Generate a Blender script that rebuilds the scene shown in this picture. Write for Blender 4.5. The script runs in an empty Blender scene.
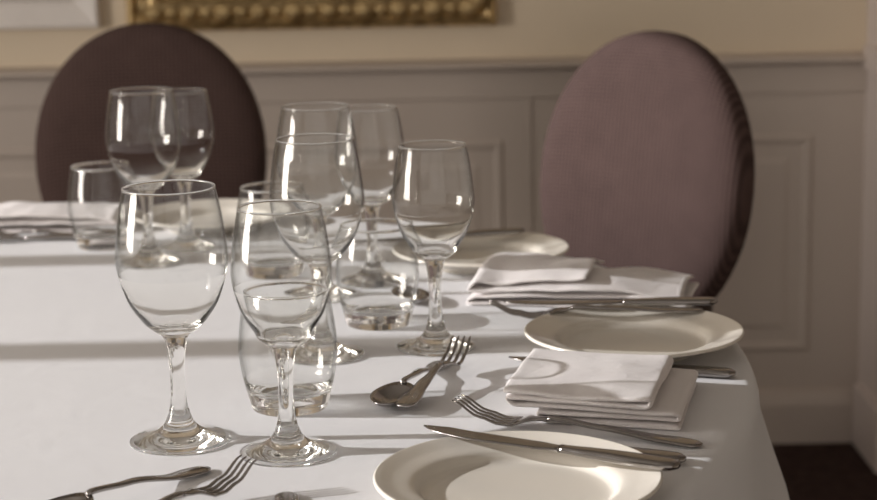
import bpy, bmesh, math, random
from math import sin, cos, pi, radians, sqrt, atan2, hypot
from mathutils import Vector, Matrix, noise

# ------------------------------------------------------------------ camera, light, exposure
S = bpy.context.scene
COL = S.collection
T = 0.75                                   # table top height
FPX, CAMH, PITCH, ROLL = 1816.0, 0.436, radians(11.2), radians(1.1)

cd = bpy.data.cameras.new('camera')
cam = bpy.data.objects.new('camera', cd)
COL.objects.link(cam)
cam.matrix_world = (Matrix.Translation((0, 0, T + CAMH)) @ Matrix.Rotation(pi / 2 - PITCH, 4, 'X')
                    @ Matrix.Rotation(-ROLL, 4, 'Z'))
cd.sensor_width = 36.0
cd.lens = FPX / 877 * 36
cd.clip_start = 0.05
cd.dof.use_dof = True
cd.dof.focus_distance = 1.47
cd.dof.aperture_fstop = 7.6
S.camera = cam

W = bpy.data.worlds.new('world')
S.world = W
W.use_nodes = True
bg = W.node_tree.nodes['Background']
bg.inputs['Color'].default_value = (1.0, 0.90, 0.81, 1)
bg.inputs['Strength'].default_value = 0.56

SUN_EL = radians(19.5)
sd = bpy.data.lights.new('sun', 'SUN')
sun = bpy.data.objects.new('sun', sd)
COL.objects.link(sun)
sd.energy = 3.9
sd.angle = radians(0.7)
sd.color = (1.0, 0.99, 1.0)
sun.rotation_euler = Vector((cos(SUN_EL), 0.0, -sin(SUN_EL))).to_track_quat('-Z', 'Y').to_euler()

ad = bpy.data.lights.new('window_daylight', 'AREA')
area = bpy.data.objects.new('window_daylight', ad)
COL.objects.link(area)
ad.shape = 'RECTANGLE'
ad.size, ad.size_y = 0.75, 0.85
ad.energy = 50
ad.color = (1.0, 0.92, 0.84)
area.location = (-2.75, 1.28, 1.15)
area.rotation_euler = (0, -pi / 2, 0)

S.view_settings.view_transform = 'Standard'
S.view_settings.look = 'None'
S.view_settings.gamma = 1.0
S.view_settings.use_curve_mapping = False
S.view_settings.exposure = 0.0
cy = S.cycles
cy.max_bounces = 24
cy.transmission_bounces = 24
cy.glossy_bounces = 12
cy.diffuse_bounces = 4
cy.transparent_max_bounces = 64
cy.use_denoising = True
cy.sample_clamp_indirect = 20.0

# ------------------------------------------------------------------ pixel -> place helpers
def ray(u, v):
    x, y = u - 438.5, 250 - v
    c, s = cos(ROLL), sin(ROLL)
    X, Y = c * x + s * y, -s * x + c * y
    return Vector((X / FPX, cos(PITCH) + Y / FPX * sin(PITCH), -sin(PITCH) + Y / FPX * cos(PITCH)))

def at(u, v, z=0.0):
    """point at height z above the table top that shows at pixel u, v"""
    d = ray(u, v)
    t = (z - CAMH) / d.z
    return Vector((d.x * t, d.y * t, T + z))

def aty(u, v, yy):
    d = ray(u, v)
    t = yy / d.y
    return Vector((d.x * t, yy, T + CAMH + d.z * t))

# ------------------------------------------------------------------ materials
def new_mat(name):
    m = bpy.data.materials.new(name)
    m.use_nodes = True
    nt = m.node_tree
    return m, nt, nt.nodes['Principled BSDF'], nt.nodes, nt.links

def texco(nt, scale=(1, 1, 1)):
    tc = nt.nodes.new('ShaderNodeTexCoord')
    mp = nt.nodes.new('ShaderNodeMapping')
    mp.inputs['Scale'].default_value = scale
    nt.links.new(tc.outputs['Object'], mp.inputs['Vector'])
    return mp.outputs['Vector']

def noise_mat(name, c1, c2, scale=8.0, rough=0.6, bump=0.0, bscale=60.0, bdist=0.001, metallic=0.0, stretch=(1, 1, 1),
              spec=0.5, sheen=0.0, detail=4.0):
    m, nt, p, N, L = new_mat(name)
    v = texco(nt, stretch)
    n = N.new('ShaderNodeTexNoise')
    n.inputs['Scale'].default_value = scale
    n.inputs['Detail'].default_value = detail
    L.new(v, n.inputs['Vector'])
    r = N.new('ShaderNodeValToRGB')
    r.color_ramp.elements[0].position, r.color_ramp.elements[1].position = 0.3, 0.7
    r.color_ramp.elements[0].color = (*c1, 1)
    r.color_ramp.elements[1].color = (*c2, 1)
    L.new(n.outputs['Fac'], r.inputs['Fac'])
    L.new(r.outputs['Color'], p.inputs['Base Color'])
    p.inputs['Roughness'].default_value = rough
    p.inputs['Metallic'].default_value = metallic
    p.inputs['Specular IOR Level'].default_value = spec
    if sheen:
        p.inputs['Sheen Weight'].default_value = sheen
    if bump:
        b = N.new('ShaderNodeTexNoise')
        b.inputs['Scale'].default_value = bscale
        b.inputs['Detail'].default_value = 3
        L.new(v, b.inputs['Vector'])
        bp = N.new('ShaderNodeBump')
        bp.inputs['Strength'].default_value = bump
        bp.inputs['Distance'].default_value = bdist
        L.new(b.outputs['Fac'], bp.inputs['Height'])
        L.new(bp.outputs['Normal'], p.inputs['Normal'])
    return m

def weave_mat(name, c1, c2, pitch, rough=0.85, bump=0.3, bdist=0.0005, sheen=0.2, wrinkle=0.0, wscale=30):
    """woven cloth: two crossed sine waves in object space give threads"""
    m, nt, p, N, L = new_mat(name)
    tc = N.new('ShaderNodeTexCoord')
    sp = N.new('ShaderNodeSeparateXYZ')
    L.new(tc.outputs['Object'], sp.inputs[0])
    def wave(a, b, sign):
        ad_ = N.new('ShaderNodeMath'); ad_.operation = 'ADD' if sign > 0 else 'SUBTRACT'
        L.new(a, ad_.inputs[0]); L.new(b, ad_.inputs[1])
        mu = N.new('ShaderNodeMath'); mu.operation = 'MULTIPLY'; mu.inputs[1].default_value = 2 * pi / pitch
        L.new(ad_.outputs[0], mu.inputs[0])
        si = N.new('ShaderNodeMath'); si.operation = 'SINE'
        L.new(mu.outputs[0], si.inputs[0])
        return si.outputs[0]
    zy = N.new('ShaderNodeMath'); zy.operation = 'ADD'
    L.new(sp.outputs['Y'], zy.inputs[0]); L.new(sp.outputs['Z'], zy.inputs[1])
    w1, w2 = wave(sp.outputs['X'], zy.outputs[0], 1), wave(sp.outputs['X'], zy.outputs[0], -1)
    mx = N.new('ShaderNodeMath'); mx.operation = 'MULTIPLY'
    L.new(w1, mx.inputs[0]); L.new(w2, mx.inputs[1])
    n = N.new('ShaderNodeTexNoise'); n.inputs['Scale'].default_value = 25; n.inputs['Detail'].default_value = 4
    L.new(tc.outputs['Object'], n.inputs['Vector'])
    nm = N.new('ShaderNodeMath'); nm.operation = 'MULTIPLY_ADD'; nm.inputs[1].default_value = .35; nm.inputs[2].default_value = .33
    L.new(n.outputs['Fac'], nm.inputs[0])
    ma = N.new('ShaderNodeMath'); ma.operation = 'MULTIPLY_ADD'; ma.inputs[1].default_value = 0.5; 
    L.new(mx.outputs[0], ma.inputs[0]); L.new(nm.outputs[0], ma.inputs[2])
    r = N.new('ShaderNodeValToRGB')
    r.color_ramp.elements[0].position, r.color_ramp.elements[1].position = 0.2, 0.85
    r.color_ramp.elements[0].color = (*c1, 1); r.color_ramp.elements[1].color = (*c2, 1)
    L.new(ma.outputs[0], r.inputs['Fac'])
    L.new(r.outputs['Color'], p.inputs['Base Color'])
    bp = N.new('ShaderNodeBump'); bp.inputs['Strength'].default_value = bump; bp.inputs['Distance'].default_value = bdist
    L.new(ma.outputs[0], bp.inputs['Height'])
    last = bp
    if wrinkle:
        wn_ = N.new('ShaderNodeTexNoise'); wn_.inputs['Scale'].default_value = wscale; wn_.inputs['Detail'].default_value = 3
        wn_.inputs['Distortion'].default_value = .8
        L.new(tc.outputs['Object'], wn_.inputs['Vector'])
        last = N.new('ShaderNodeBump'); last.inputs['Strength'].default_value = 1.0; last.inputs['Distance'].default_value = wrinkle
        L.new(wn_.outputs['Fac'], last.inputs['Height']); L.new(bp.outputs['Normal'], last.inputs['Normal'])
    L.new(last.outputs['Normal'], p.inputs['Normal'])
    p.inputs['Roughness'].default_value = rough
    p.inputs['Sheen Weight'].default_value = sheen
    p.inputs['Specular IOR Level'].default_value = 0.2
    return m

def thin_glass():
    """thin wall: straight transmission, Schlick reflection that rises at grazing angles"""
    m, nt, p, N, L = new_mat('thin_glass')
    N.remove(p)
    out = N['Material Output']
    lw = N.new('ShaderNodeLayerWeight'); lw.inputs['Blend'].default_value = 0.5
    pw = N.new('ShaderNodeMath'); pw.operation = 'POWER'; pw.inputs[1].default_value = 4.6
    L.new(lw.outputs['Facing'], pw.inputs[0])
    ma = N.new('ShaderNodeMath'); ma.operation = 'MULTIPLY_ADD'; ma.inputs[1].default_value = 0.80; ma.inputs[2].default_value = 0.04
    L.new(pw.outputs[0], ma.inputs[0])
    tr = N.new('ShaderNodeBsdfTransparent')
    pe = N.new('ShaderNodeMath'); pe.operation = 'POWER'; pe.inputs[1].default_value = 5.0
    L.new(lw.outputs['Facing'], pe.inputs[0])
    tm = N.new('ShaderNodeMix'); tm.data_type = 'RGBA'
    tm.inputs['A'].default_value = (0.994, 0.996, 0.994, 1); tm.inputs['B'].default_value = (0.45, 0.47, 0.45, 1)
    L.new(pe.outputs[0], tm.inputs['Factor']); L.new(tm.outputs['Result'], tr.inputs['Color'])
    gl = N.new('ShaderNodeBsdfGlossy'); gl.inputs['Roughness'].default_value = 0.07
    tco = N.new('ShaderNodeTexCoord'); mpg = N.new('ShaderNodeMapping'); mpg.inputs['Scale'].default_value = (1, 1, .35)
    nz = N.new('ShaderNodeTexNoise'); nz.inputs['Scale'].default_value = 55; nz.inputs['Detail'].default_value = 2
    L.new(tco.outputs['Object'], mpg.inputs['Vector']); L.new(mpg.outputs[0], nz.inputs['Vector'])
    bmp = N.new('ShaderNodeBump'); bmp.inputs['Strength'].default_value = 0.3; bmp.inputs['Distance'].default_value = 0.0012
    L.new(nz.outputs['Fac'], bmp.inputs['Height']); L.new(bmp.outputs['Normal'], gl.inputs['Normal'])
    mx = N.new('ShaderNodeMixShader')
    L.new(ma.outputs[0], mx.inputs['Fac']); L.new(tr.outputs[0], mx.inputs[1]); L.new(gl.outputs[0], mx.inputs[2])
    L.new(mx.outputs[0], out.inputs['Surface'])
    return m

def solid_glass(name, z0=None, z1=None):
    """thick glass; where a wall thins out between z0 and z1 its bending of light fades away"""
    m, nt, p, N, L = new_mat(name)
    N.remove(p)
    g = N.new('ShaderNodeBsdfGlass')
    g.inputs['Color'].default_value = (1.0, 1.0, 0.995, 1)
    g.inputs['Roughness'].default_value = 0.04
    g.inputs['IOR'].default_value = 1.5
    if z0 is not None:
        tc = N.new('ShaderNodeTexCoord'); sp = N.new('ShaderNodeSeparateXYZ'); mr = N.new('ShaderNodeMapRange')
        mr.interpolation_type = 'SMOOTHSTEP'
        mr.inputs['From Min'].default_value, mr.inputs['From Max'].default_value = z0, z1
        mr.inputs['To Min'].default_value, mr.inputs['To Max'].default_value = 1.5, 1.03
        L.new(tc.outputs['Object'], sp.inputs[0]); L.new(sp.outputs['Z'], mr.inputs['Value']); L.new(mr.outputs[0], g.inputs['IOR'])
    L.new(g.outputs[0], N['Material Output'].inputs['Surface'])
    return m

M = {}
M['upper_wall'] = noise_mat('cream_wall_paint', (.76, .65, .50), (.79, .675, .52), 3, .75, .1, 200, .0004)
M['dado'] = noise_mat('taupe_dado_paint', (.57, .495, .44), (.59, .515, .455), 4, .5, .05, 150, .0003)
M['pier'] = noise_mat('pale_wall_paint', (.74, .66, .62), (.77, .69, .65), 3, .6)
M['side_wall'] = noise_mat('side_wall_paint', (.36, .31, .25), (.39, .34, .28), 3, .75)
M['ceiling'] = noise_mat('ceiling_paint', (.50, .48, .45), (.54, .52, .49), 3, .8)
M['carpet'] = noise_mat('dark_carpet', (.035, .02, .018), (.075, .048, .042), 40, .95, .6, 300, .004, spec=.1)
M['window_paint'] = noise_mat('white_window_paint', (.75, .74, .71), (.8, .79, .76), 5, .4)
M['cloth'] = weave_mat('white_tablecloth', (.725, .715, .722), (.775, .765, .772), .0016, .8, .18, .0003, .15, .0006, 22)
M['napkin'] = weave_mat('linen_napkin', (.74, .69, .675), (.82, .775, .76), .0018, .85, .35, .0004, .2, .0011, 38)
M['china'] = noise_mat('cream_china', (.78, .73, .65), (.80, .75, .67), 5, .18)
M['steel'] = noise_mat('brushed_steel', (.33, .31, .30), (.40, .375, .36), 30, .16, .06, 400, .0001, metallic=1.0, stretch=(.15, 1, 1))
M['steel_dull'] = noise_mat('dull_blade_steel', (.30, .28, .27), (.36, .34, .33), 30, .24, .08, 400, .0001, metallic=1.0, stretch=(.15, 1, 1))
M['chair_fabric'] = weave_mat('mauve_woven_upholstery', (.052, .0325, .029), (.120, .076, .068), .014, .9, .5, .0015, .0)
M['piping'] = noise_mat('mauve_piping', (.09, .06, .058), (.12, .085, .08), 80, .8)
M['wood'] = noise_mat('dark_stained_wood', (.022, .012, .009), (.05, .028, .018), 14, .35, stretch=(1, 1, .12))
M['gold'] = noise_mat('aged_gilt', (.30, .20, .09), (.72, .54, .28), 45, .38, .4, 120, .002, metallic=.75)
M['gold_dark'] = noise_mat('gilt_recess', (.06, .036, .014), (.14, .09, .035), 40, .5, metallic=.4)
M['canvas'] = noise_mat('dark_oil_canvas', (.05, .04, .03), (.14, .11, .07), 6, .45)
M['white_frame'] = noise_mat('silver_white_frame', (.80, .75, .71), (.86, .81, .77), 12, .45)
M['speckle'] = noise_mat('speckled_mount', (.48, .44, .41), (.72, .67, .63), 160, .8, detail=2)
M['thin_glass'] = thin_glass()
M['glass'] = solid_glass('solid_glass')
M['bowl_glass'] = solid_glass('bowl_bottom_glass', .106, .1335)
M['tumbler_glass'] = solid_glass('tumbler_base_glass', .018, .028)

# ------------------------------------------------------------------ builders
def link(o, parent=None):
    COL.objects.link(o)
    if parent is not None:
        o.parent = parent
    return o

def tag(o, label=None, cat=None, group=None, kind=None):
    for k, val in (('label', label), ('category', cat), ('group', group), ('kind', kind)):
        if val:
            o[k] = val
    return o

def obj(name, bm, mat, parent=None, smooth=True, mats=None):
    bmesh.ops.recalc_face_normals(bm, faces=bm.faces) if not mats else None
    me = bpy.data.meshes.new(name)
    bm.to_mesh(me)
    bm.free()
    for mm in (mats or [mat]):
        me.materials.append(mm)
    if smooth:
        me.polygons.foreach_set('use_smooth', [True] * len(me.polygons))
    o = bpy.data.objects.new(name, me)
    return link(o, parent)

def empty(name, loc=(0, 0, 0), rz=0.0):
    o = bpy.data.objects.new(name, None)
    o.empty_display_size = 0.02
    o.location = loc
    o.rotation_euler = (0, 0, rz)
    return link(o)

def copy_tree(root, loc=None, rot=None):
    def rec(o, par):
        c = o.copy()
        COL.objects.link(c)
        c.parent = par
        for ch in [x for x in bpy.data.objects if x.parent == o]:
            rec(ch, c)
        return c
    r = rec(root, None)
    if loc is not None:
        r.location = loc
    if rot is not None:
        r.rotation_euler = rot
    return r

def bx(bm, x0, x1, y0, y1, z0, z1, bev=0.0):
    vs = [bm.verts.new((x, y, z)) for x in (x0, x1) for y in (y0, y1) for z in (z0, z1)]
    f = [(0, 1, 3, 2), (4, 6, 7, 5), (0, 4, 5, 1), (2, 3, 7, 6), (0, 2, 6, 4), (1, 5, 7, 3)]
    fs = [bm.faces.new([vs[i] for i in q]) for q in f]
    if bev:
        es = list({e for ff in fs for e in ff.edges})
        bmesh.ops.bevel(bm, geom=es, offset=bev, segments=2, affect='EDGES', profile=.5)

def box(name, mat, dims, parent=None, bev=0.0):
    bm = bmesh.new()
    bx(bm, *dims, bev)
    return obj(name, bm, mat, parent, smooth=False)

def spline(pts, n=6):
    """Catmull-Rom through 2-D points"""
    out = []
    P = [pts[0]] + list(pts) + [pts[-1]]
    for i in range(1, len(P) - 2):
        p0, p1, p2, p3 = P[i - 1], P[i], P[i + 1], P[i + 2]
        for k in range(n):
            t = k / n
            out.append(tuple(.5 * ((2 * b) + (-a + c) * t + (2 * a - 5 * b + 4 * c - d) * t * t + (-a + 3 * b - 3 * c + d) * t ** 3)
                             for a, b, c, d in zip(p0, p1, p2, p3)))
    out.append(tuple(pts[-1]))
    return out

def lathe(bm, prof, seg=64, matf=None):
    rings = []
    for r, z in prof:
        if r < 1e-5:
            rings.append([bm.verts.new((0, 0, z))])
        else:
            rings.append([bm.verts.new((r * cos(2 * pi * k / seg), r * sin(2 * pi * k / seg), z)) for k in range(seg)])
    for i in range(len(rings) - 1):
        a, b = rings[i], rings[i + 1]
        for k in range(seg):
            k2 = (k + 1) % seg
            if len(a) == 1 and len(b) == 1:
                continue
            if len(a) == 1:
                f = bm.faces.new((a[0], b[k2], b[k]))
            elif len(b) == 1:
                f = bm.faces.new((a[k], a[k2], b[0]))
            else:
                f = bm.faces.new((a[k], a[k2], b[k2], b[k]))
            if matf:
                f.material_index = matf(i)

def loft(bm, secs, n=14, power=2.0):
    """secs: (x, y, z, half_width, half_thickness); rings in the yz plane along x, closed at both ends"""
    rings = []
    for (x, y, z, hw, ht) in secs:
        ring = []
        for k in range(n):
            a = 2 * pi * k / n
            ca, sa = cos(a), sin(a)
            ex = 2.0 / power
            ring.append(bm.verts.new((x, y + hw * math.copysign(abs(ca) ** ex, ca), z + ht * math.copysign(abs(sa) ** ex, sa))))
        rings.append(ring)
    for a, b in zip(rings, rings[1:]):
        for k in range(n):
            bm.faces.new((a[k], a[(k + 1) % n], b[(k + 1) % n], b[k]))
    bm.faces.new(rings[0][::-1])
    bm.faces.new(rings[-1])

def interp(tbl, x):
    for (a, b) in zip(tbl, tbl[1:]):
        if x <= b[0]:
            t = (x - a[0]) / (b[0] - a[0] + 1e-12)
            t = max(0.0, min(1.0, t))
            s = t * t * (3 - 2 * t)
            return [p + (q - p) * s for p, q in zip(a[1:], b[1:])]
    return list(tbl[-1][1:])

# ------------------------------------------------------------------ the room
YB = 3.80                                   # back wall
XL, XR, ZC = -2.45, 2.30, 2.75
Y0 = -1.6
RAIL_Z = aty(430, 66, YB).z
BASE_Z = 0.115

f = box('floor', M['carpet'], (XL - .2, XR + .2, Y0, YB + .15, -.06, 0)); tag(f, kind='structure')
c = box('ceiling', M['ceiling'], (XL - .2, XR + .2, Y0, YB + .15, ZC, ZC + .08)); tag(c, kind='structure')
wb = box('wall_back', M['upper_wall'], (XL - .12, XR + .12, YB, YB + .12, 0, ZC)); tag(wb, kind='structure')
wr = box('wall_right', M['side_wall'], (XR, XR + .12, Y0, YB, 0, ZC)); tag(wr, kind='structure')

# panelled dado on the back wall: boarding, stiles, fielded panels (children of the wall)
DADO_TOP = RAIL_Z - .01
XPIER = aty(864, 100, YB).x
box('dado_board', M['dado'], (XL, XPIER + .3, YB - .012, YB, 0, DADO_TOP), wb)
PIT = aty(812, 136, YB).x - aty(503, 139, YB).x
XE = aty(812, 136, YB).x
PTOP = aty(503, 139, YB).z
FR_Z = aty(530, 97, YB).z
box('frieze_rail', M['dado'], (XL, XPIER, YB - .020, YB - .012, FR_Z, DADO_TOP), wb, .002)

def moulding_ring(bm, x0, x1, z0, z1, steps):
    """stepped rectangular moulding; steps = (inset, depth) towards the centre"""
    rings = []
    for ins, dep in steps:
        rings.append([bm.verts.new((x, YB - .012 - dep, z)) for x, z in
                      ((x0 + ins, z0 + ins), (x1 - ins, z0 + ins), (x1 - ins, z1 - ins), (x0 + ins, z1 - ins))])
    for a, b in zip(rings, rings[1:]):
        for k in range(4):
            bm.faces.new((a[k], a[(k + 1) % 4], b[(k + 1) % 4], b[k]))
    return rings[-1]

PW = PIT - .105
k = 0
xe = XE
while xe > XL:
    x0, x1 = xe - PW, xe
    bm = bmesh.new()
    last = moulding_ring(bm, x0, x1, .20, PTOP, [(0, 0), (.003, .004), (.010, .006), (.018, .003), (.022, -.001), (.045, -.001), (.060, .003)])
    bm.faces.new(last)
    obj('panel', bm, M['dado'], wb, smooth=False)
    # groove between two boards
    xj = x1 + .052
    if xj < XPIER - .1:
        box('batten', M['dado'], (xj - .008, xj + .008, YB - .017, YB - .012, .1, FR_Z), wb, .0015)
    xe -= PIT
    k += 1

# chair rail (profile extruded along x)
def extrude_profile(name, prof, x0, x1, mat, parent=None, ydir=-1, base=YB):
    bm = bmesh.new()
    A = [bm.verts.new((x0, base + ydir * d, z)) for d, z in prof]
    B = [bm.verts.new((x1, base + ydir * d, z)) for d, z in prof]
    for i in range(len(prof) - 1):
        bm.faces.new((A[i], A[i + 1], B[i + 1], B[i]))
    bm.faces.new(A[::-1]); bm.faces.new(B)
    return obj(name, bm, mat, parent, smooth=False)
rz = RAIL_Z
tr = extrude_profile('trim_1', [(.0, rz - .040), (.018, rz - .038), (.020, rz - .028), (.013, rz - .024), (.013, rz - .007), (.058, rz - .004), (.062, rz + .002),
                               (.058, rz + .008), (.036, rz + .012), (.0, rz + .014)], XL, XPIER, M['dado'])
tag(tr, kind='structure')
bb = extrude_profile('baseboard_back', [(.0, 0), (.026, 0), (.026, BASE_Z - .03), (.02, BASE_Z - .012), (.012, BASE_Z), (0, BASE_Z)], XL, XPIER, M['dado'], base=YB - .012)
tag(bb, kind='structure')

# the wall steps forward at the right: a pier
PY = YB - .24
pr = box('wall_pier', M['pier'], (XPIER, XR, PY, YB, 0, ZC), None, .006); tag(pr, kind='structure')
box('rail_return', M['pier'], (XPIER - .012, XPIER, PY - .012, YB - .03, rz - .02, rz + .03), pr, .004)
box('plinth', M['pier'], (XPIER - .018, XR, PY - .018, YB - .04, 0, BASE_Z + .02), pr, .005)

# left wall with tall sash windows; the sun comes in here
WZ0, WZ1 = .62, 2.58
WY0, WY1 = -.45, 3.02
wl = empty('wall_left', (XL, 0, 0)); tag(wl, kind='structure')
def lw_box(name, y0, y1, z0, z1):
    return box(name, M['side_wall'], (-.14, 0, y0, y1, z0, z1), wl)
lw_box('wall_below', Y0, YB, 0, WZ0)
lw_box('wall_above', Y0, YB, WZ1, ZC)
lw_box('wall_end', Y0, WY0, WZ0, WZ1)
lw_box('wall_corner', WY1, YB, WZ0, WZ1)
wn = empty('window_1', (XL, 0, 0)); tag(wn, kind='structure')
wp = M['window_paint']
for zz in (WZ0 + .03, WZ1 - .03, 2.02):
    box('window_rail', wp, (-.09, -.03, WY0, WY1, zz - .03, zz + .03), wn, .004)
for yy in (2.182, 1.727, .86, .405, -.05):
    box('mullion', wp, (-.09, -.03, yy - .034, yy + .034, WZ0, WZ1), wn, .004)
for yy in (WY0 + .03, WY1 - .03):
    box('jamb', wp, (-.12, -.0, yy - .03, yy + .03, WZ0, WZ1), wn, .004)
box('window_sill', wp, (-.12, .07, WY0 - .06, WY1 + .06, WZ0 - .04, WZ0), wn, .006)

# ------------------------------------------------------------------ pictures on the back wall
def rail_piece(bm, p0, p1, q0, q1, prof):
    """mitred frame side: p0,p1 outer corners, q0,q1 inner corners (x,z); prof = (t across, depth)"""
    rows = []
    for t, d in prof:
        a = (p0[0] + (q0[0] - p0[0]) * t, -d, p0[1] + (q0[1] - p0[1]) * t)
        b = (p1[0] + (q1[0] - p1[0]) * t, -d, p1[1] + (q1[1] - p1[1]) * t)
        rows.append((bm.verts.new(a), bm.verts.new(b)))
    for r0, r1 in zip(rows, rows[1:]):
        bm.faces.new((r0[0], r0[1], r1[1], r1[0]))

def picture_frame(name, x0, x1, z0, z1, w, prof, mat, canvas_mat, label, lumps=None):
    root = empty(name, (0, YB, 0))
    tag(root, label, 'picture frame')
    O = [(x0, z0), (x1, z0), (x1, z1), (x0, z1)]
    I = [(x0 + w, z0 + w), (x1 - w, z0 + w), (x1 - w, z1 - w), (x0 + w, z1 - w)]
    sides = []
    for i in range(4):
        j = (i + 1) % 4
        bm = bmesh.new()
        rail_piece(bm, O[i], O[j], I[i], I[j], prof)
        sides.append(obj('frame_side', bm, mat, root, smooth=False))
    cvs = box('canvas', canvas_mat, (x0 + w * .9, x1 - w * .9, -.012, -.002, z0 + w * .9, z1 - w * .9), root)
    return root, sides, O, I

gx0, gx1 = aty(129, 20, YB).x, aty(496, 20, YB).x
gz0 = (aty(300, 29, YB - .03).z)
gprof = [(0, 0), (0, .028), (.05, .036), (.14, .040), (.20, .030), (.30, .026), (.42, .034), (.55, .044), (.68, .046), (.78, .036), (.86, .024), (.93, .028), (1.0, .020), (1.0, .004)]
groot, gs, gO, gI = picture_frame('picture_frame', gx0, gx1, gz0, gz0 + .62, .085, gprof, M['gold'], M['canvas'],
                                  'ornate gilt picture frame with beaded moulding hung on the cream wall')
# carved ornaments: one shared lump mesh, alternating sizes along each side
bm = bmesh.new()
bmesh.ops.create_uvsphere(bm, u_segments=10, v_segments=6, radius=1.0)
lump_me = bpy.data.meshes.new('ornament')
bm.to_mesh(lump_me); bm.free()
lump_me.materials.append(M['gold'])
lump_me.polygons.foreach_set('use_smooth', [True] * len(lump_me.polygons))
rnd = random.Random(4)
for i in range(4):
    j = (i + 1) % 4
    a, b = Vector((*gO[i], 0)), Vector((*gO[j], 0))
    ia, ib = Vector((*gI[i], 0)), Vector((*gI[j], 0))
    Ls = (b - a).length
    n = int(Ls / .041)
    for q in range(n + 1):
        t = (q + .5) / (n + 1)
        for row, (tt, sz, dep) in enumerate(((.46, .0190, .038), (.84, .0085, .026))):
            if row == 1 and False:
                continue
            s = sz * (1.0 if q % 2 == 0 else .72) * rnd.uniform(.9, 1.1)
            pos = a.lerp(b, t).lerp(ia.lerp(ib, t), tt)
            o = bpy.data.objects.new('ornament', lump_me)
            link(o, gs[i])
            o.location = (pos.x, -dep, pos.y)
            o.scale = (s * 1.15, s * .75, s) if i % 2 == 0 else (s, s * .75, s * 1.15)

wx1 = aty(101, 15, YB).x
wz0 = aty(50, 29, YB - .03).z
wprof = [(0, 0), (0, .026), (.06, .032), (.16, .032), (.22, .028), (.9, .014), (.95, .016), (1, .012), (1, .002)]
wroot, ws, _, _ = picture_frame('picture_frame', wx1 - .70, wx1, wz0, wz0 + .55, .055, wprof, M['white_frame'], M['speckle'],
                                'pale silvery white picture frame with speckled inside, at left of the gilt frame')

# ------------------------------------------------------------------ table and cloth
TC = Vector((-.567, 1.70)); TR = .855
tb = empty('round_table', (TC.x, TC.y, 0))
tag(tb, 'large round dining table hidden under the white cloth', 'table')
bm = bmesh.new(); lathe(bm, [(0, T - .034), (TR - .012, T - .034), (TR - .006, T - .031), (TR - .006, T - .006), (TR - .012, T - .004), (0, T - .004)], 96)
obj('tabletop', bm, M['wood'], tb)
bm = bmesh.new(); lathe(bm, spline([(0, .03), (.05, .05), (.06, .2), (.05, .45), (.07, .65), (.16, T - .036), (0, T - .036)], 5), 32)
obj('pedestal', bm, M['wood'], tb)
for k in range(4):
    a = pi / 4 + k * pi / 2
    bm = bmesh.new()
    loft(bm, [(.03, 0, .10, .035, .05), (.2, 0, .07, .032, .035), (.40, 0, .035, .03, .03), (.46, 0, .03, .028, .03)], 12, 3)
    o = obj('leg', bm, M['wood'], tb); o.rotation_euler = (0, 0, a)

bm = bmesh.new()
SEG = 240
def fold(a):
    return .55 * sin(11 * a + .6) + .35 * sin(17 * a + 2.1) + .25 * sin(29 * a + .4)
rows = [[bm.verts.new((0, 0, 0))]]
for r in [.06, .12, .2, .28, .36, .44, .52, .60, .66, .72, .77, .81, .835, .848]:
    rows.append([bm.verts.new((r * cos(2 * pi * k / SEG), r * sin(2 * pi * k / SEG),
                               .0006 * noise.noise(Vector((r * cos(2 * pi * k / SEG) * 5, r * sin(2 * pi * k / SEG) * 5, 2))))) for k in range(SEG)])
for (dr, dz, amp) in [(.854, -.0015, 0), (.859, -.006, .0), (.862, -.014, .001), (.864, -.03, .003), (.869, -.06, .007), (.876, -.10, .013),
                      (.886, -.15, .020), (.893, -.20, .025), (.898, -.245, .028)]:
    row = []
    for k in range(SEG):
        a = 2 * pi * k / SEG
        rr = dr + amp * (fold(a) + .25)
        row.append(bm.verts.new((rr * cos(a), rr * sin(a), dz)))
    rows.append(row)
for k in range(SEG):
    bm.faces.new((rows[0][0], rows[1][k], rows[1][(k + 1) % SEG]))
for a, b in zip(rows[1:], rows[2:]):
    for k in range(SEG):
        bm.faces.new((a[k], b[k], b[(k + 1) % SEG], a[(k + 1) % SEG]))
tcl = obj('tablecloth', bm, M['cloth'])
tcl.location = (TC.x, TC.y, T)
tag(tcl, 'white linen tablecloth draped over the round table', 'tablecloth')
md = tcl.modifiers.new('thickness', 'SOLIDIFY'); md.thickness = .0015; md.offset = -1

# ------------------------------------------------------------------ chairs
def superpad(bm, hx, hz, th, rings=9, seg=56, e=2.3, flat=.55):
    """oval upholstered pad in the xz plane, bulging along y"""
    prof = []
    for i in range(rings + 1):
        t = i / rings * pi / 2
        prof.append((sin(t) ** flat if t > 0 else 0.0, cos(t) ** .75 if cos(t) > 1e-6 else 0.0))
    def ring(s, y):
        out = []
        for k in range(seg):
            a = 2 * pi * k / seg
            ca, sa = cos(a), sin(a)
            ex = 2 / e
            out.append(bm.verts.new((hx * s * math.copysign(abs(ca) ** ex, ca), y, hz * s * math.copysign(abs(sa) ** ex, sa))))
        return out
    for side in (-1, 1):
        prev = None
        for (s, yy_) in prof:
            y = side * th * yy_
            cur = [bm.verts.new((0, y, 0))] if s == 0 else ring(s, y)
            if prev is not None:
                for k in range(seg):
                    k2 = (k + 1) % seg
                    if len(prev) == 1:
                        bm.faces.new((prev[0], cur[k], cur[k2]))
                    else:
                        bm.faces.new((prev[k], prev[k2], cur[k2], cur[k]))
            prev = cur
    bmesh.ops.remove_doubles(bm, verts=bm.verts, dist=1e-5)

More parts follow.
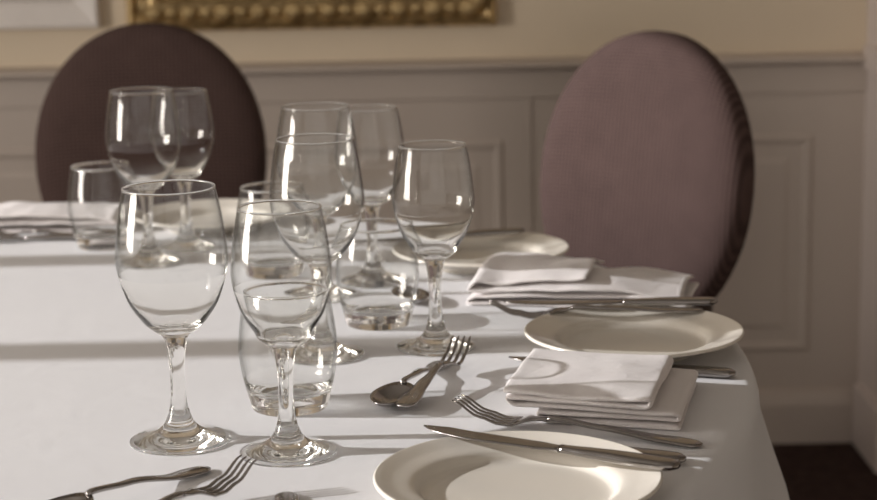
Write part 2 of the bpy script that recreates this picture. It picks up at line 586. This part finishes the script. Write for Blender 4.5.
def make_chair():
    root = empty('dining_chair')
    # local: faces -y, back pad centre at y = 0
    bm = bmesh.new(); superpad(bm, .194, .222, .040, e=2.08, flat=.42)
    for v in bm.verts:
        v.co.y += .10 * v.co.x ** 2 * -2.0           # wraps gently around the sitter
        v.co.y += (v.co.z) * .12                    # raked back
        v.co.z += .755
    back = obj('backrest', bm, M['chair_fabric'], root)
    bm = bmesh.new(); superpad(bm, .235, .215, .045, e=3.2, flat=.35)
    for v in bm.verts:
        v.co = Vector((v.co.x, v.co.z - .245, v.co.y + .425))
    obj('seat', bm, M['chair_fabric'], root)
    bm = bmesh.new(); bx(bm, -.205, .205, -.45, -.06, .345, .40, .006)
    obj('seat_frame', bm, M['wood'], root, smooth=False)
    for sx in (-1, 1):
        bm = bmesh.new(); loft(bm, [(0, 0, 0, .013, .013), (.2, 0, 0, .017, .017), (.36, 0, 0, .021, .021)], 12, 4)
        for v in bm.verts:
            v.co = Vector((sx * .18 + v.co.y, -.42 + v.co.z, v.co.x))
        obj('leg', bm, M['wood'], root)
        bm = bmesh.new(); loft(bm, [(0, 0, .07, .014, .014), (.2, 0, .025, .018, .018), (.38, 0, 0, .021, .021), (.52, 0, .002, .019, .019), (.62, 0, .01, .016, .016)], 12, 4)
        for v in bm.verts:
            v.co = Vector((sx * .115 + v.co.y, -.055 + v.co.z + .03, v.co.x))
        obj('leg', bm, M['wood'], root)
    return root
ch = make_chair()
ch.location = (.310, 2.67, 0); ch.rotation_euler = (0, 0, -radians(46))
tag(ch, 'mauve upholstered oval-back chair at the right, in front of the dado panels', 'chair', 'oval-back dining chairs')
ch2 = copy_tree(ch, (-.482, 3.05, 0), (0, 0, radians(4)))
tag(ch2, 'mauve upholstered oval-back chair at the left, below the gilt picture frame', 'chair', 'oval-back dining chairs')

# ------------------------------------------------------------------ glasses
def offset_inner(prof, th):
    out = []
    for i, (r, z) in enumerate(prof):
        a = prof[max(0, i - 1)]; b = prof[min(len(prof) - 1, i + 1)]
        dr, dz = b[0] - a[0], b[1] - a[1]
        L_ = hypot(dr, dz) or 1
        out.append((r - dz / L_ * th(z), z + dr / L_ * th(z)))
    return out

def wine_glass(rb, h, rf, rrim, znk):
    """bowl radius, height, foot radius, rim radius, neck height"""
    root = empty('wine_glass')
    foot = spline([(0, .0022), (.45 * rf, .0018), (.8 * rf, .0004), (.96 * rf, 0), (rf, .0014), (.965 * rf, .0030), (.72 * rf, .0056),
                   (.46 * rf, .0098), (.30 * rf, .0160), (.215 * rf, .0240)], 5)
    r0 = .215 * rf
    stem = spline([(r0 * 1.0, .0240), (.0066, .034), (.0060, .046), (.0061, .060), (.0070, .072), (.0085, znk - .006), (.0108, znk)], 5)
    # continue tangentially out of the neck
    zb = znk
    H_ = h - zb
    bowl = spline([(.0108, zb), (.020, zb + .055 * H_), (.60 * rb, zb + .115 * H_), (.80 * rb, zb + .23 * H_), (.935 * rb, zb + .38 * H_),
                   (.998 * rb, zb + .50 * H_), (.988 * rb, zb + .60 * H_), (.945 * rb, zb + .74 * H_), (.885 * rb, zb + .88 * H_),
                   (rrim + .0002, zb + .985 * H_)], 6)
    thick = lambda z: .0009 + .0030 * max(0.0, 1 - (z - zb) / (.42 * H_)) ** 2
    inn = [p for p in offset_inner(bowl, thick) if p[1] > zb + .075 * H_ and p[0] > .004][::-1]
    rim = [(rrim + .0003, h - .0016), (rrim + .0004, h - .0008), (rrim + .0001, h - .0001), (rrim - .0003, h), (rrim - .0008, h - .0004), (rrim - .0009, h - .0010), (rrim - .0007, h - .0018)]
    zc = inn[-1][1] - .0022
    inn += [(inn[-1][0] * .55, zc + .0006), (0, zc)]
    prof = bowl + rim + inn
    zthin = zb + .42 * H_
    def mf(i):
        z = .5 * (prof[i][1] + prof[i + 1][1])
        if z > h - .0018:
            return 2
        return 0 if (z > zthin) else 1
    bm = bmesh.new(); lathe(bm, prof, 72, mf)
    obj('bowl', bm, None, root, mats=[M['thin_glass'], M['bowl_glass'], M['glass']])
    bm = bmesh.new(); lathe(bm, stem, 72, lambda i: 0)
    obj('stem', bm, None, root, mats=[M['glass']])
    bm = bmesh.new(); lathe(bm, foot, 72, lambda i: 0)
    obj('foot', bm, None, root, mats=[M['glass']])
    return root

def tumbler(rm=.0425, rb=.033, rr=.0362, h=.104):
    root = empty('tumbler')
    out = spline([(0, .0018), (rb * .6, .0016), (rb * .9, 0), (rb, .0020), (rb * 1.06, .010), (rb * 1.17, .024), (rm * .975, .040), (rm, .053), (rm * .975, .068),
                  (rm * .925, .085), (rr, h - .001)], 6)
    side = [p for p in out if p[1] > .0185]
    inn = offset_inner(side, lambda z: .0011 + .0016 * max(0, 1 - z / .05))[::-1]
    prof = out + [(rr + .0003, h - .0006), (rr - .0005, h), (rr - .0014, h - .0006), (rr - .0014, h - .0018)] + inn + [(inn[-1][0] * .88, .0158), (inn[-1][0] * .5, .0146), (0, .0142)]
    ni = len([p for p in out if p[1] <= .027]) - 1
    def mf(i):
        z = .5 * (prof[i][1] + prof[i + 1][1])
        return 0 if z > .027 else 1
    wall_p = [i for i in range(len(prof) - 1) if mf(i) == 0]
    lo, hi = wall_p[0], wall_p[-1]
    bm = bmesh.new(); lathe(bm, prof[lo:hi + 2], 72, lambda i: 1 if prof[lo + i][1] > h - .0021 else 0)
    obj('wall', bm, None, root, mats=[M['thin_glass'], M['glass']])
    bm = bmesh.new(); lathe(bm, prof[:lo + 1], 72, lambda i: 0)
    n1 = prof[hi + 1:]
    lathe(bm, n1, 72, lambda i: 0)
    obj('base', bm, None, root, mats=[M['tumbler_glass']])
    return root

gl_big = wine_glass(.0448, .210, .0410, .0366, .089)
gl_small = wine_glass(.0395, .199, .0385, .0323, .088)
tum = tumbler()
used = set()
def put(proto, x, y, label, cat, group, rz=0):
    o = proto if proto.name not in used else copy_tree(proto)
    used.add(proto.name)
    o.location = (x, y, T); o.rotation_euler = (0, 0, rz)
    tag(o, label, cat, group)
    return o
GB, GS, GT = 'large wine glasses on the table', 'small wine glasses on the table', 'water tumblers on the table'
put(gl_big, -.213, 1.422, 'large wine glass nearest at the left, beside the front tumbler', 'glass', GB)
put(gl_small, -.1225, 1.384, 'small wine glass standing just before the front tumbler', 'glass', GS, .3)
put(gl_small, -.004, 1.715, 'small wine glass behind the crossed dessert spoon and fork', 'glass', GS, .9)
put(gl_big, -.114, 1.694, 'large wine glass behind the front tumbler, left of the second tumbler', 'glass', GB, .5)
put(gl_big, -.130, 1.955, 'large wine glass in the back row behind the second tumbler, left of its pair', 'glass', GB, 1.1)
put(gl_small, -.075, 2.025, 'small wine glass in the back row, right of its larger pair', 'glass', GS, 1.4)
put(gl_big, -.350, 2.156, 'large wine glass in the far left pair before the left chair', 'glass', GB, .2)
put(gl_small, -.316, 2.245, 'small wine glass in the far left pair, at the right of the larger', 'glass', GS, .7)
put(tum, -.131, 1.516, 'thick-based water tumbler nearest the camera, behind the small wine glass', 'tumbler', GT)
put(tum, -.063, 1.818, 'water tumbler in the middle, left of a small wine glass', 'tumbler', GT, .4)
put(tum, -.425, 2.268, 'water tumbler at the far left beside the far napkin', 'tumbler', GT, .8)
put(tum, -.192, 2.075, 'water tumbler half hidden behind the two nearest rows of wine glasses', 'tumbler', GT, 1.2)

# ------------------------------------------------------------------ plates
PR = .1045
def plate():
    prof = spline([(0, .0030), (.052, .0030), (.054, .0), (.058, .0), (.060, .0036), (.070, .0062), (.0765, .0095), (.085, .0125), (.1005, .0172), (PR, .0192), (PR - .0008, .0215),
                   (PR - .0035, .0212), (.090, .0180), (.0775, .0152), (.0725, .0120), (.0690, .0082), (.0640, .0066), (.050, .0062), (.02, .0061), (0, .0061)], 5)
    bm = bmesh.new(); lathe(bm, prof, 96)
    return obj('side_plate', bm, M['china'])
pl = plate()
GP = 'cream plates on the table'
put(pl, .054, 1.258, 'cream china plate nearest the camera with a knife across it', 'plate', GP)
put(pl, .185, 1.689, 'cream china plate at the right table edge with cutlery across its back rim', 'plate', GP)
put(pl, .050, 2.11, 'cream china plate at the far right edge, behind the loose napkin', 'plate', GP)
put(pl, -.300, 2.385, 'cream china plate at the far side before the left chair', 'plate', GP)

# ------------------------------------------------------------------ cutlery (local: handle end at x = 0, head at x = L, resting on z = 0)
def handle_secs(L_, zt, wend=.0095, wneck=.0030, tend=.0016, tneck=.0022, x1=.62):
    secs = []
    n = 26
    for i in range(n + 1):
        t = i / n
        x = t * L_ * x1
        w = interp([(0, wend * .35), (.02, wend * .72), (.06, wend * .96), (.14, wend), (.45, wend * .66), (.8, wneck * 1.15), (1, wneck)], t)[0]
        th = tend + (tneck - tend) * t
        if i == 0: th *= .6
        secs.append((x, 0, zt(x), w, th))
    return secs

def make_fork(L_=.212, W_=.0125):
    root = empty('fork')
    def zt(x):
        t = x / L_
        return interp([(0, .0018), (.15, .0030), (.40, .0070), (.58, .0100), (.68, .0080), (.75, .0040), (.80, .0035), (.88, .0075), (1.0, .0190)], t)[0]
    bm = bmesh.new(); loft(bm, handle_secs(L_, zt, .0100, .0031), 12, 2.6)
    obj('handle', bm, M['steel'], root)
    x0 = .62 * L_
    bm = bmesh.new()
    secs = []
    for i in range(13):
        t = i / 12
        x = x0 - .001 + t * (.750 * L_ - x0 + .001)
        w = interp([(0, .0031), (.35, .0048), (.75, W_ * .92), (1, W_)], t)[0]
        secs.append((x, 0, zt(x), w, .0017 - .0005 * t))
    loft(bm, secs, 14, 3)
    obj('head', bm, M['steel'], root)
    for k in range(4):
        yc = (k - 1.5) * W_ * .545
        bm = bmesh.new(); secs = []
        for i in range(12):
            t = i / 11
            x = .740 * L_ + t * (L_ * .260)
            yk = yc * (1 - .10 * t * t)
            w = interp([(0, W_ * .235), (.15, W_ * .17), (.85, W_ * .13), (1, W_ * .04)], t)[0]
            secs.append((x, yk, zt(x) , w, .0012 - .0006 * t))
        loft(bm, secs, 8, 3)
        obj('tine', bm, M['steel'], root)
    return root

def make_spoon(L_=.178, BW=.0185):
    root = empty('spoon')
    xb = .66 * L_
    def zt(x):
        t = x / L_
        return interp([(0, .0018), (.15, .0032), (.45, .0115), (.64, .0140), (.72, .0105), (1, .0085)], t)[0]
    bm = bmesh.new(); loft(bm, handle_secs(L_, zt, .0095, .0028, x1=.67), 12, 2.6)
    obj('handle', bm, M['steel'], root)
    bm = bmesh.new()
    NR, NS = 8, 36
    BL = L_ - xb
    cx = xb + BL * .5
    top, bot = [], []
    for lay, off in ((top, .0), (bot, -.0013)):
        for i in range(NR + 1):
            s = i / NR
            ring = []
            for k in range(NS if i else 1):
                a = 2 * pi * k / NS
                ex = cos(a)
                wy = BW * (1 - .16 * ex)                  # egg shape, wide near the neck
                x = cx + BL * .5 * s * ex
                y = wy * s * sin(a)
                z = .0018 + .0088 * s ** 2.2 + off + (.0030 * s * s * max(0, -ex) ** 3)
                ring.append(bm.verts.new((x, y, z)))
            lay.append(ring)
    for lay in (top, bot):
        for k in range(NS):
            bm.faces.new((lay[0][0], lay[1][k], lay[1][(k + 1) % NS]))
        for i in range(1, NR):
            for k in range(NS):
                bm.faces.new((lay[i][k], lay[i + 1][k], lay[i + 1][(k + 1) % NS], lay[i][(k + 1) % NS]))
    for k in range(NS):
        bm.faces.new((top[NR][k], bot[NR][k], bot[NR][(k + 1) % NS], top[NR][(k + 1) % NS]))
    obj('bowl', bm, M['steel'], root)
    return root

def make_knife(L_=.215):
    root = empty('knife')
    hl = .44 * L_
    bm = bmesh.new(); secs = []
    for i in range(22):
        t = i / 21
        w = interp([(0, .0035), (.03, .0070), (.10, .0094), (.3, .0096), (.75, .0070), (.93, .0052), (1, .0052)], t)[0]
        th = interp([(0, .0018), (.06, .0036), (.5, .0038), (1, .0026)], t)[0]
        secs.append((t * hl, 0, .0040, w, th))
    loft(bm, secs, 14, 2.8)
    obj('handle', bm, M['steel'], root)
    bm = bmesh.new(); secs = []
    for i in range(26):
        t = i / 25
        x = hl - .001 + t * (L_ - hl)
        w = interp([(0, .0050), (.06, .0062), (.14, .0086), (.6, .0096), (.82, .0086), (.93, .0055), (.985, .0022), (1, .0006)], t)[0]
        yo = interp([(0, 0), (.15, .0010), (.6, .0012), (.9, -.0022), (1, -.0050)], t)[0]
        secs.append((x, yo, .0040, w, .0013 - .0006 * t))
    loft(bm, secs, 12, 3)
    obj('blade', bm, M['steel_dull'], root)
    return root

fork_p, dfork_p, spoon_p, knife_p = make_fork(), make_fork(.172, .0112), make_spoon(), make_knife()
LEN = {fork_p.name: .212, dfork_p.name: .172, spoon_p.name: .178, knife_p.name: .215}
protos = {}
def lay(proto, end, tip, label, cat, group, z0=0.0, z1=0.0, roll=0.0, anchor='end'):
    """lay a piece with its handle end at `end` pointing to `tip` (xy on the table); z0/z1 = lift of end/tip"""
    o = proto if proto.name not in used else copy_tree(proto)
    key = proto.name
    used.add(key)
    L_ = LEN[key]
    d = Vector((tip[0] - end[0], tip[1] - end[1]))
    a = atan2(d.y, d.x)
    pit = math.asin(max(-1, min(1, (z1 - z0) / L_)))
    if anchor == 'tip':
        e = Vector((tip[0] - cos(a) * cos(pit) * L_, tip[1] - sin(a) * cos(pit) * L_))
    else:
        e = Vector((end[0], end[1]))
    o.matrix_world = (Matrix.Translation((e.x, e.y, T + z0 + .0006)) @ Matrix.Rotation(a, 4, 'Z') @ Matrix.Rotation(-pit, 4, 'Y') @ Matrix.Rotation(roll, 4, 'X'))
    tag(o, label, cat, group)
    return o
GK, GF, GD = 'table knives', 'table forks', 'dessert cutlery'
# front place
lay(knife_p, (.170, 1.252), (-.014, 1.356), 'steel table knife resting across the back rim of the nearest plate', 'knife', GK, .0215, .0225)
lay(fork_p, (.205, 1.377), (.011, 1.467), 'steel fork lying between the folded napkin and the nearest plate', 'fork', GF)
lay(knife_p, (.265, 1.581), (.063, 1.650), 'steel table knife lying partly under the folded napkin', 'knife', GK)
lay(knife_p, (.186, 1.334), (-.012, 1.424), 'steel knife on the cloth behind the front plate knife, only its handle end showing', 'knife', GK)
lay(dfork_p, (-.033, 1.478), (.020, 1.640), 'dessert fork with tines up beside the dessert spoon in the middle', 'fork', GD, .007, .0095)
lay(spoon_p, (.003, 1.652), (-.052, 1.482), 'dessert spoon with its bowl towards the camera, under the dessert fork tines', 'spoon', GD)
# lower left
lay(dfork_p, (-.262, 1.155), (-.143, 1.291), 'dessert fork at the lower left with tines raised near the wine glass feet', 'fork', GD, .004, .007, 0, 'tip')
lay(spoon_p, (-.181, 1.343), (-.297, 1.203), 'dessert spoon at the lower left behind the dessert fork', 'spoon', GD)
lay(spoon_p, (-.116, 1.280), (-.095, 1.09), 'spoon handle end below the small wine glass, cut off by the picture bottom', 'spoon', GD)
# right place
lay(knife_p, (.279, 1.780), (.071, 1.788), 'steel table knife laid along the back rim of the right-hand plate', 'knife', GK, .0215, .0215)
lay(fork_p, (.262, 1.758), (.061, 1.768), 'steel fork laid across the right-hand plate in front of the knife', 'fork', GF, .0200, .0120)
lay(spoon_p, (-.085, 2.045), (-.018, 1.878), 'dessert spoon behind the middle tumbler with its bowl tip showing', 'spoon', GD)
# far plates
lay(knife_p, (.105, 2.185), (-.09, 2.13), 'steel knife across the far right plate', 'knife', GK, .0215, .0215)
lay(fork_p, (-.400, 2.30), (-.60, 2.345), 'steel fork before the far left napkin', 'fork', GF)
lay(knife_p, (-.44, 2.322), (-.65, 2.300), 'steel knife in front of the far left napkin', 'knife', GK)

# ------------------------------------------------------------------ napkins
def napkin(name, layers, depth, gap, loc, rz, label, seed, amp=.002, shear=0.0, th=.0022, yoffs=None, skew=None, puff=0.0):
    """cloth strip folded back and forth: layers = [(x_left, x_right)] bottom to top"""
    pts = []                                         # (x, z, layer float)
    z = th * .5 + .0006
    for i, (xl, xr) in enumerate(layers):
        leftward = i % 2 == 0
        a, b = (xr, xl) if leftward else (xl, xr)
        n = max(4, int(abs(b - a) / .006))
        for k in range(n + 1):
            pts.append((a + (b - a) * k / n, z, i))
        if i < len(layers) - 1:
            nx = layers[i + 1][0] if leftward else layers[i + 1][1]
            g = gap * .5
            sgn = -1 if leftward else 1
            for k in range(1, 6):
                t = k / 6
                pts.append((b + (nx - b) * t + sgn * g * sin(pi * t) * 1.1, z + gap * (.5 - .5 * cos(pi * t)), i + t))
        z += gap
    zmax = z
    NY = max(10, int(depth / .006))
    bm = bmesh.new()
    grid = []
    yoffs = yoffs or [0] * (len(layers) + 1)
    for j in range(NY + 1):
        t = j / NY
        row = []
        for (x, zz, li) in pts:
            l0 = int(li); fr = li - l0
            yo = yoffs[l0] * (1 - fr) + yoffs[min(l0 + 1, len(layers) - 1)] * fr
            y = yo + t * depth
            p = Vector((x * 14 + seed, y * 14, li * .6))
            nz = noise.noise(p) + .5 * noise.noise(p * 2.3)
            hh = zz / zmax
            zz2 = zz + amp * nz * hh * (1 if len(layers) > 1 else 1) + puff * hh * (sin(pi * min(1, max(0, t))) * .6 + .4 * noise.noise(p * .5))
            zz2 = max(th * .5 + .0006 + .0012 * l0 * 0 , zz2)
            nx_ = amp * .9 * noise.noise(Vector((x * 6, y * 10 + seed, li * .9)))
            ny_ = amp * .9 * noise.noise(Vector((x * 10 + seed, y * 6, li * .9 + 5)))
            row.append(bm.verts.new((x + nx_ + shear * y, y + ny_ + (skew or 0) * x, zz2)))
        grid.append(row)
    for a, b in zip(grid, grid[1:]):
        for i in range(len(pts) - 1):
            bm.faces.new((a[i], a[i + 1], b[i + 1], b[i]))
    o = obj(name, bm, M['napkin'])
    o.location = (loc[0], loc[1], T); o.rotation_euler = (0, 0, rz)
    md = o.modifiers.new('thickness', 'SOLIDIFY'); md.thickness = th; md.offset = 0
    sb = o.modifiers.new('smooth', 'SUBSURF'); sb.levels = sb.render_levels = 1
    tag(o, label, 'napkin', 'linen napkins')
    return o
napkin('napkin', [(.036, .148), (.032, .145), (.012, .143), (.004, .122), (.0, .123)], .146, .0062,
       (.050, 1.454), radians(-17), 'folded white linen napkin between the right plate and the front fork', 3.3, .003,
       shear=-.06, yoffs=[.006, .009, .004, 0, -.003], puff=.004, th=.0042)
napkin('napkin', [(.0, .232), (.012, .228), (.0, .135), (.012, .125)], .125, .0078,
       (.030, 1.890), radians(-10), 'loosely folded white napkin behind the right-hand plate', 9.1, .008, shear=.08, puff=.018, th=.0034, yoffs=[0, .006, .0, .01])
napkin('napkin', [(.0, .205), (.012, .20), (.0, .195)], .12, .0080,
       (-.63, 2.372), radians(-4), 'loosely folded white napkin at the far left of the table', 21.7, .009, shear=.05, puff=.022, th=.0034)
